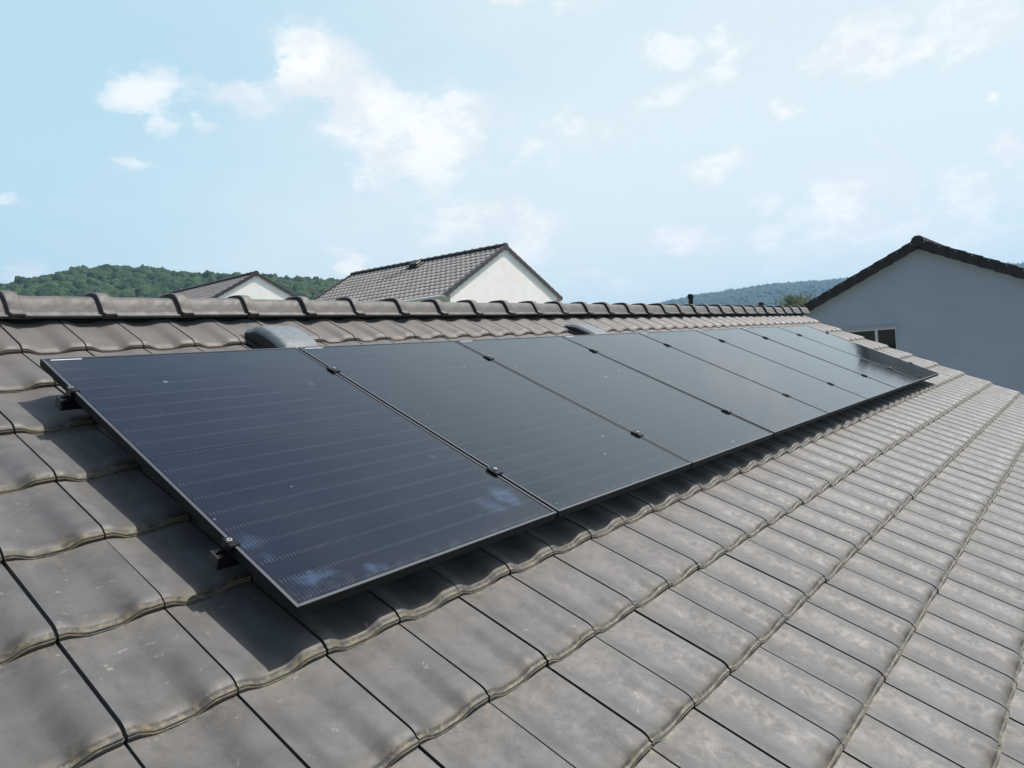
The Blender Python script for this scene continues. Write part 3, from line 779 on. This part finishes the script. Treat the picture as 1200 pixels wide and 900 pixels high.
# ------------------------------------------------------------------ neighbouring houses
def simple_house(name, label, apex, rdir, half, pitch, length, gz, mwall, mtile, mverge, over_g=.12, over_e=.35, verge_h=.20, screws=False, w=TW, fascia=True, groups=None):
    """apex = point of the ridge at the near gable (roof skin); the ridge runs along rdir"""
    ang = math.atan2(rdir[1], rdir[0]); base = (apex[0], apex[1], gz)
    t = thing(name, label, 'house', base, (0, 0, ang), groups)
    H = apex[2] - gz; tp = math.tan(R(pitch)); cp, sp = math.cos(R(pitch)), math.sin(R(pitch))
    SL = (half + over_e) / cp; ysc = SL / (round(SL / G) * G)
    # walls
    mb = MB(); hw = half; ze = H - half * tp - .12; pr = [(-hw, -2.5), (-hw, ze), (0, H - .12), (hw, ze), (hw, -2.5)]
    vs = [(x, y, z) for x in (over_g, length - over_g) for (y, z) in pr]
    mb.add(vs, [(0, 1, 2, 3, 4), (5, 9, 8, 7, 6)] + [(i, i + 5, (i + 1) % 5 + 5, (i + 1) % 5) for i in range(5)])
    mb.build('wall', mwall, t)
    ncol = int(round(length / w)); ww = length / ncol; nrow = int(round(SL / G))
    slopes = []
    for sg in (1, -1):
        mb = MB()
        for k in range(nrow):
            for j in range(ncol): add_tile(mb, j * ww - (0 if sg == 1 else length), -(k + 1) * G + .0, lo=True, F=F_local, w=ww, gap=.008)
        o = mb.build('roof_slope', mtile, t, normals=False)
        # local: x along ridge, y up-slope, origin on the ridge
        o.location = (0, 0, H - .01); o.rotation_euler = (R(pitch), 0, 0 if sg == 1 else math.pi); o.scale = (1, ysc, 1); slopes.append(o)
        # slope deck
        mb = MB(); SLr = nrow * G
        mb.box((length / 2 * (1 if sg == 1 else -1), -SLr / 2 + .03, -.07), (length - .06, SLr - .06, .07)); d = mb.build('roof_deck', M_under if not fascia else M_fascia, o)
        # verge tiles at both gables
        for xe in (0, length):
            mb = MB(); xl = xe * (1 if sg == 1 else -1); out = -1 if (xe == 0) == (sg == 1) else 1
            for k in range(nrow):
                sc = -(k + .5) * G
                Mx = Matrix.Translation((xl + out * .012, sc, 0)) @ Matrix.Rotation(-.055, 4, 'X')
                mb.box((0, 0, -verge_h / 2 + .03), (.03, G + .03, verge_h), Mx, (0.3, .15, random.random()), 0, .006)
                mb.box((-out * .05, 0, .028), (.12, G + .03, .018), Mx, (0.3, .15, random.random()), 0, .006)
                if screws: mb.tube([Mx @ Vector((out * .014, .02, -.01)), Mx @ Vector((out * .020, .02, -.01))], .011, 8, mat=1)
            mb.build('verge', [mverge, M_alu], o)
        # gutter
        mb = MB(); mb.tube([(0 if sg == 1 else -length, -SLr - .04, -.06), ((1 if sg == 1 else -1) * length, -SLr - .04, -.06)] if sg == 1 else [(-length, -SLr - .04, -.06), (0, -SLr - .04, -.06)], .055, 10)
        mb.build('gutter', M_black_metal if screws else M_fascia, o)
        mb = MB(); mb.box((length / 2 * (1 if sg == 1 else -1), -SLr + .02, -.14), (length - .1, .025, .16)); mb.build('fascia', M_fascia, o)
    # ridge caps
    mb = MB(); n = int(length / .4)
    for i in range(n):
        x0 = i * length / n; L = length / n
        pr = [(-.12, -.03), (-.09, .04), (-.04, .075), (.04, .075), (.09, .04), (.12, -.03)]
        for (xa, xb, kk) in ((x0, x0 + .07, 1.25), (x0 + .07, x0 + L, 1.0)):
            mb.add([(xx, y * kk, H + z * kk + .0) for xx in (xa, xb) for (y, z) in pr], [(q, q + 1, 7 + q, 6 + q) for q in range(5)] + [(0, 1, 2, 3, 4, 5), (11, 10, 9, 8, 7, 6)], (.5, .15, random.random()))
    mb.add([(-.030 + q * .06, y * 1.25, H + z * 1.25 - .012) for q in (0, 1) for (y, z) in pr + [(0, -.16)]], [(0, 1, 2, 3, 4, 5, 6), (13, 12, 11, 10, 9, 8, 7)], (.5, .15, .5))
    mb.build('ridge_cap', mverge, t)
    return t, slopes, H


# right: grey gable facing the camera, ridge running away along +X
hr, sl_r, Hr = simple_house('gable_house', 'large blue grey rendered gable house with black verge tiles at the right', (19.85, 1.24, 2.545), (1, 0), 5.6, 25.6, 12, GZ, M_render_grey, M_tile_dark, M_tile_dark, .18, .3, .235, True)
# window in that gable (local frame = world axes, origin hr.location)
wx = .18; wy0, wy1 = 1.83 - 1.24, 3.0 - 1.24; wz1 = .444 - GZ; wz0 = wz1 - 1.35
def yz_box(mb, x0, x1, y0, y1, z0, z1, bev=0., mat=0): mb.box(((x0 + x1) / 2, (y0 + y1) / 2, (z0 + z1) / 2), (abs(x1 - x0), abs(y1 - y0), abs(z1 - z0)), bev=bev, mat=mat)
mb = MB(); fw = .042
yz_box(mb, wx - .035, wx + .03, wy0, wy1, wz1 - fw, wz1); yz_box(mb, wx - .035, wx + .03, wy0, wy1, wz0, wz0 + fw)
yz_box(mb, wx - .036, wx + .03, wy0 + .024, wy0 + fw, wz0 + fw, wz1 - fw); yz_box(mb, wx - .036, wx + .03, wy1 - fw, wy1, wz0 + fw, wz1 - fw)
ym = 2.31 - 1.24; yz_box(mb, wx - .040, wx + .03, ym - .035, ym + .035, wz0 + fw, wz1 - fw)
wf = mb.build('window', M_winframe, hr)
for (a, b) in ((wy0 + fw, ym - .035), (ym + .035, wy1 - fw)):
    mb = MB(); yz_box(mb, wx - .016, wx - .010, a, b, wz0 + fw, wz1 - fw); mb.build('pane', M_glass, wf)
mb = MB(); yz_box(mb, wx - .05, wx + .02, wy0 - .02, wy1 + .22, wz1 + .003, wz1 + .055, .004); yz_box(mb, wx - .03, wx + .02, wy0 - .01, wy1 + .20, wz1 + .058, wz1 + .085); mb.build('lintel', M_shutter, wf)
mb = MB(); yz_box(mb, wx - .06, wx + .02, wy0 - .05, wy1 + .05, wz0 - .04, wz0 - .003, .004); mb.build('sill', M_winframe, wf)

# middle: white gable with a long slope to the left
hm, sl_m, Hm = simple_house('gable_house', 'white rendered gable house with brown tiled roof showing above the middle of the ridge', (22.18, 15.95, 4.83), (-.04, 1), 3.5, 27.5, 9.0, -2.7, M_render_white, M_tile_far, M_tile_dark, .06, .33, .14, groups='white gabled houses behind the ridge')
# dark roof vent near its ridge with a soot streak below, on the slope that faces -X
# left: farther white gable
hl, sl_l, Hl = simple_house('gable_house', 'small distant white gable house with brown roof below the wooded hill', (21.3, 31.9, 5.80), (0.02, 1), 4.3, 27.6, 9.6, -.9, M_render_white, M_tile_far, M_tile_dark, .06, .3, .15, groups='white gabled houses behind the ridge')
# far grey roof just above the ridge on the left
hf, sl_f, Hf = simple_house('far_house', 'distant grey roof barely showing over the ridge at the far left', (18.0, 50.0, 6.05), (.93, -.30), 4.2, 24, 9.0, 0.2, M_render_white, M_tile_far, M_tile_far, .12, .3, .10)

# dark roof outlet close to the ridge of the middle house, soot washed down the tiles below it
mo = Mat('dummy').m; bpy.data.materials.remove(mo)
sooty = M_tile_far.copy(); sooty.name = 'sooty_neighbour_tile'; nt = sooty.node_tree; pb = nt.nodes['Principled BSDF']; src = pb.inputs['Base Color'].links[0].from_socket
S_ = Mat.__new__(Mat); S_.m = sooty; S_.t = nt; S_.n = nt.nodes; S_.l = nt.links; S_.b = pb
so = S_.sep(S_.obj()); sn = S_.noise(1.6, 5, .65)
du = S_.math('DIVIDE', S_.math('ADD', S_.math('ADD', so[0], 4.55), S_.math('MULTIPLY', so[1], -.55)), .5); dv = S_.math('DIVIDE', S_.math('ADD', so[1], 1.15), .85)
rr = S_.math('ADD', S_.math('MULTIPLY', du, du), S_.math('MULTIPLY', dv, dv))
stn = S_.math('MULTIPLY', S_.ramp(rr, 1.3, .1), S_.ramp(sn, .3, .6, .5, 1.)); pb.inputs['Base Color'].default_value = (0, 0, 0, 1)
nt.links.new(S_.mix(S_.math('MULTIPLY', stn, .95), src, (.022, .018, .016)), pb.inputs['Base Color'])
sl_m[1].data.materials[0] = sooty


def house_vent(slope, x, d):
    o = MB(); o.box((x, -d, .09), (.50, .34, .13), bev=.03); o.box((x, -d - .02, .03), (.60, .52, .05), bev=.01); v = o.build('roof_outlet', M_black_plastic, slope)
    return v


house_vent(sl_m[1], -4.5, .50)

# ------------------------------------------------------------------ trees
def leafmat(name, a, b, rough=.6):
    m = Mat(name); at = m.sep(m.attr()); m.set(Base_Color=m.mix(at[2], a, b), Roughness=rough)
    m.b.inputs['Specular IOR Level'].default_value = .3
    tr = m.n.new('ShaderNodeBsdfTranslucent'); mixs = m.n.new('ShaderNodeMixShader'); mixs.inputs[0].default_value = .25
    m.l.new(m.mix(at[2], a, b), tr.inputs[0]); m.l.new(m.b.outputs[0], mixs.inputs[1]); m.l.new(tr.outputs[0], mixs.inputs[2])
    m.l.new(mixs.outputs[0], m.n['Material Output'].inputs[0]); return m.m


M_leaf = leafmat('light_leaves', (.07, .10, .03), (.15, .17, .05)); M_bark = simple('bark', (.09, .07, .05), .9, nz=8, amount=.3)


def make_tree(label, x, y, h, wd, seed):
    rd = random.Random(seed); gz = float(ground_z(x, y)) - .1
    t = thing('broadleaf_tree', label, 'tree', (x, y, gz), (0, 0, rd.uniform(0, 6)), 'pale green trees beyond the ridge')
    mb = MB(); mb.tube([(0, 0, 0), (.05, 0, h * .3), (-.05, .05, h * .6), (0, 0, h * .85)], [h * .028, h * .022, h * .014, h * .004], 8)
    cl = []
    for i in range(16):
        a = rd.uniform(0, 6.28); z0 = h * rd.uniform(.28, .72); rr = wd * rd.uniform(.45, .98) * (1 - .35 * abs(z0 / h - .45)); z1 = z0 + h * rd.uniform(.06, .26)
        p1 = (math.cos(a) * rr, math.sin(a) * rr, z1); mb.tube([(0, 0, z0), (p1[0] * .5, p1[1] * .5, z0 + (z1 - z0) * .6), p1], [h * .009, h * .006, h * .002], 5, caps=False); cl.append((Vector(p1), wd * rd.uniform(.28, .45)))
    cl += [(Vector((rd.uniform(-.3, .3) * wd, rd.uniform(-.3, .3) * wd, h * rd.uniform(.62, .93))), wd * rd.uniform(.25, .4)) for _ in range(10)]
    mb.build('trunk', M_bark, t)
    mb = MB()
    for c, r_ in cl:
        br = rd.random() * .6
        for k in range(220):
            d = Vector((rd.gauss(0, 1), rd.gauss(0, 1), rd.gauss(0, .8))).normalized() * r_ * (rd.random() ** .4)
            p = c + d; s_ = .10 + .08 * rd.random(); n = Vector((rd.gauss(0, 1), rd.gauss(0, 1), rd.gauss(0, 1) + .6)).normalized(); a = n.orthogonal().normalized() * s_; b = n.cross(a) * .8
            mb.add([p - a - b * .2, p + b * .9, p + a + b * .1, p - b], [(0, 1, 2, 3)], (0, 0, min(1, br + rd.random() * .4)))
    mb.build('crown', M_leaf, t, normals=False)
    return t


def at_az(azd, r): return CAM.x + r * math.cos(R(azd)), CAM.y + r * math.sin(R(azd))


for (azd, r, elv, wd, lab, sd_) in ((28.9, 150, 2.85, 4.5, 'pale green tree just showing over the ridge left of the tall pipe', 1), (18.05, 160, 3.12, 4.2, 'pale green tree top showing between the ridge and the right house', 2),
                                    (75.5, 120, 6.25, 4.0, 'light green tree at the extreme left below the wooded hill', 3), (72.9, 135, 6.15, 3.2, 'light green bushy tree beside the distant grey roof', 4)):
    x, y = at_az(azd, r); gz = float(ground_z(x, y)); make_tree(lab, x, y, CAM.z + r * math.tan(R(elv)) - gz, wd, sd_)

# ------------------------------------------------------------------ woods on the hills (one mass each)
def ico(sub):
    import bmesh
    bm = bmesh.new(); bmesh.ops.create_icosphere(bm, subdivisions=sub, radius=1.); v = np.array([q.co[:] for q in bm.verts]); f = np.array([[q.index for q in p.verts] for p in bm.faces]); bm.free(); return v, f


def forest(name, label, pts, radii, sub, mat, lump=.28):
    v0, f0 = ico(sub); nvar = 14; var = []
    for k in range(nvar):
        dsp = np.array([mnoise.noise(Vector(q) * 1.9 + Vector((k * 7.3, 0, 0))) * .9 + mnoise.noise(Vector(q) * 5.1 + Vector((0, k * 5.1, 0))) * .9 for q in v0])
        vv = v0 * (1 + lump * 1.6 * dsp)[:, None]; var.append(vv)
    V = []; Fc = []; A = []; b = 0
    for (x, y, z), r_ in zip(pts, radii):
        vv = var[rng.integers(nvar)]; a = rng.uniform(0, 6.28); ca, sa = math.cos(a), math.sin(a)
        q = np.stack([(vv[:, 0] * ca - vv[:, 1] * sa) * r_, (vv[:, 0] * sa + vv[:, 1] * ca) * r_, vv[:, 2] * r_ * rng.uniform(.95, 1.35)], 1) + (x, y, z)
        V.append(q); Fc.append(f0 + b); b += len(v0); A.append(np.full(len(v0), rng.random()))
    V = np.concatenate(V); Fc = np.concatenate(Fc); A = np.concatenate(A)
    me = bpy.data.meshes.new(name); me.vertices.add(len(V)); me.vertices.foreach_set('co', V.astype(np.float32).ravel())
    me.loops.add(Fc.size); me.loops.foreach_set('vertex_index', Fc.astype(np.int32).ravel())
    me.polygons.add(len(Fc)); me.polygons.foreach_set('loop_start', np.arange(0, Fc.size, 3, dtype=np.int32)); me.polygons.foreach_set('loop_total', np.full(len(Fc), 3, dtype=np.int32))
    me.update(calc_edges=True)
    at = me.attributes.new('tile', 'FLOAT_VECTOR', 'POINT'); at.data.foreach_set('vector', np.stack([A, A, A], 1).astype(np.float32).ravel())
    me.materials.append(mat); o = bpy.data.objects.new(name, me); C.objects.link(o); tag(o, label, 'woodland', kind='stuff'); return o


fm = Mat('woodland_leaves'); at = fm.sep(fm.attr()); fo = fm.obj()
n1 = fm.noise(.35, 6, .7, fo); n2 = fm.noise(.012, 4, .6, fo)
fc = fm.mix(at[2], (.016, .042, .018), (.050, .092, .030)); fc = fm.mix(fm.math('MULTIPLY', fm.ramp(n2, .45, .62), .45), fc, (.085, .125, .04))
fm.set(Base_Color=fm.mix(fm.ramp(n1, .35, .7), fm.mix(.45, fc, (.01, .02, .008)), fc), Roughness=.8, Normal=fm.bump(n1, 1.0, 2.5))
fm.b.inputs['Specular IOR Level'].default_value = .15


def scatter(az0, az1, r0, r1, n):
    a = rng.uniform(az0, az1, n); r = np.sqrt(rng.uniform(r0 ** 2, r1 ** 2, n)); x = CAM.x + r * np.cos(np.radians(a)); y = CAM.y + r * np.sin(np.radians(a)); return x, y, ground_z(x, y)


x, y, z = scatter(42, 84, 400, 780, 15000); r_ = rng.uniform(1.6, 3.9, 15000) * np.where(rng.random(15000) < .08, 1.4, 1)
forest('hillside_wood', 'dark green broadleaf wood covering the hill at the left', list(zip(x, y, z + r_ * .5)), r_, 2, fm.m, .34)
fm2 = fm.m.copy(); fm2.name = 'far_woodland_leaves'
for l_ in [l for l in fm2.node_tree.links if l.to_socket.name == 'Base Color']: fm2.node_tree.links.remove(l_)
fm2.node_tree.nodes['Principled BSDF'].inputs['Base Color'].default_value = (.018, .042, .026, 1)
x, y, z = scatter(-25, 38, 1350, 2450, 17000); r_ = rng.uniform(5.5, 9.5, 17000)
forest('far_hillside_wood', 'bluish distant wood covering the long hill at the right', list(zip(x, y, z + r_ * .7)), r_, 1, fm2, .2)
x, y, z = scatter(84, 330, 600, 1500, 5000); r_ = rng.uniform(5, 9, 5000)
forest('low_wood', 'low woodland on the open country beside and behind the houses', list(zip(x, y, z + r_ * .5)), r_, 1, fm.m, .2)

# ------------------------------------------------------------------ haze
hm_ = bpy.data.materials.new('air'); hm_.use_nodes = True; ht = hm_.node_tree; ht.nodes.clear()
ho = ht.nodes.new('ShaderNodeOutputMaterial'); hv = ht.nodes.new('ShaderNodeVolumePrincipled')
hv.inputs['Color'].default_value = (.42, .70, 1.0, 1); hv.inputs['Density'].default_value = 1.9e-4; hv.inputs['Anisotropy'].default_value = .2
ht.links.new(hv.outputs[0], ho.inputs['Volume'])
mb = MB(); mb.box((0, 0, 115), (18400, 18400, 250)); haze = mb.build('haze', hm_); tag(haze, kind='stuff')
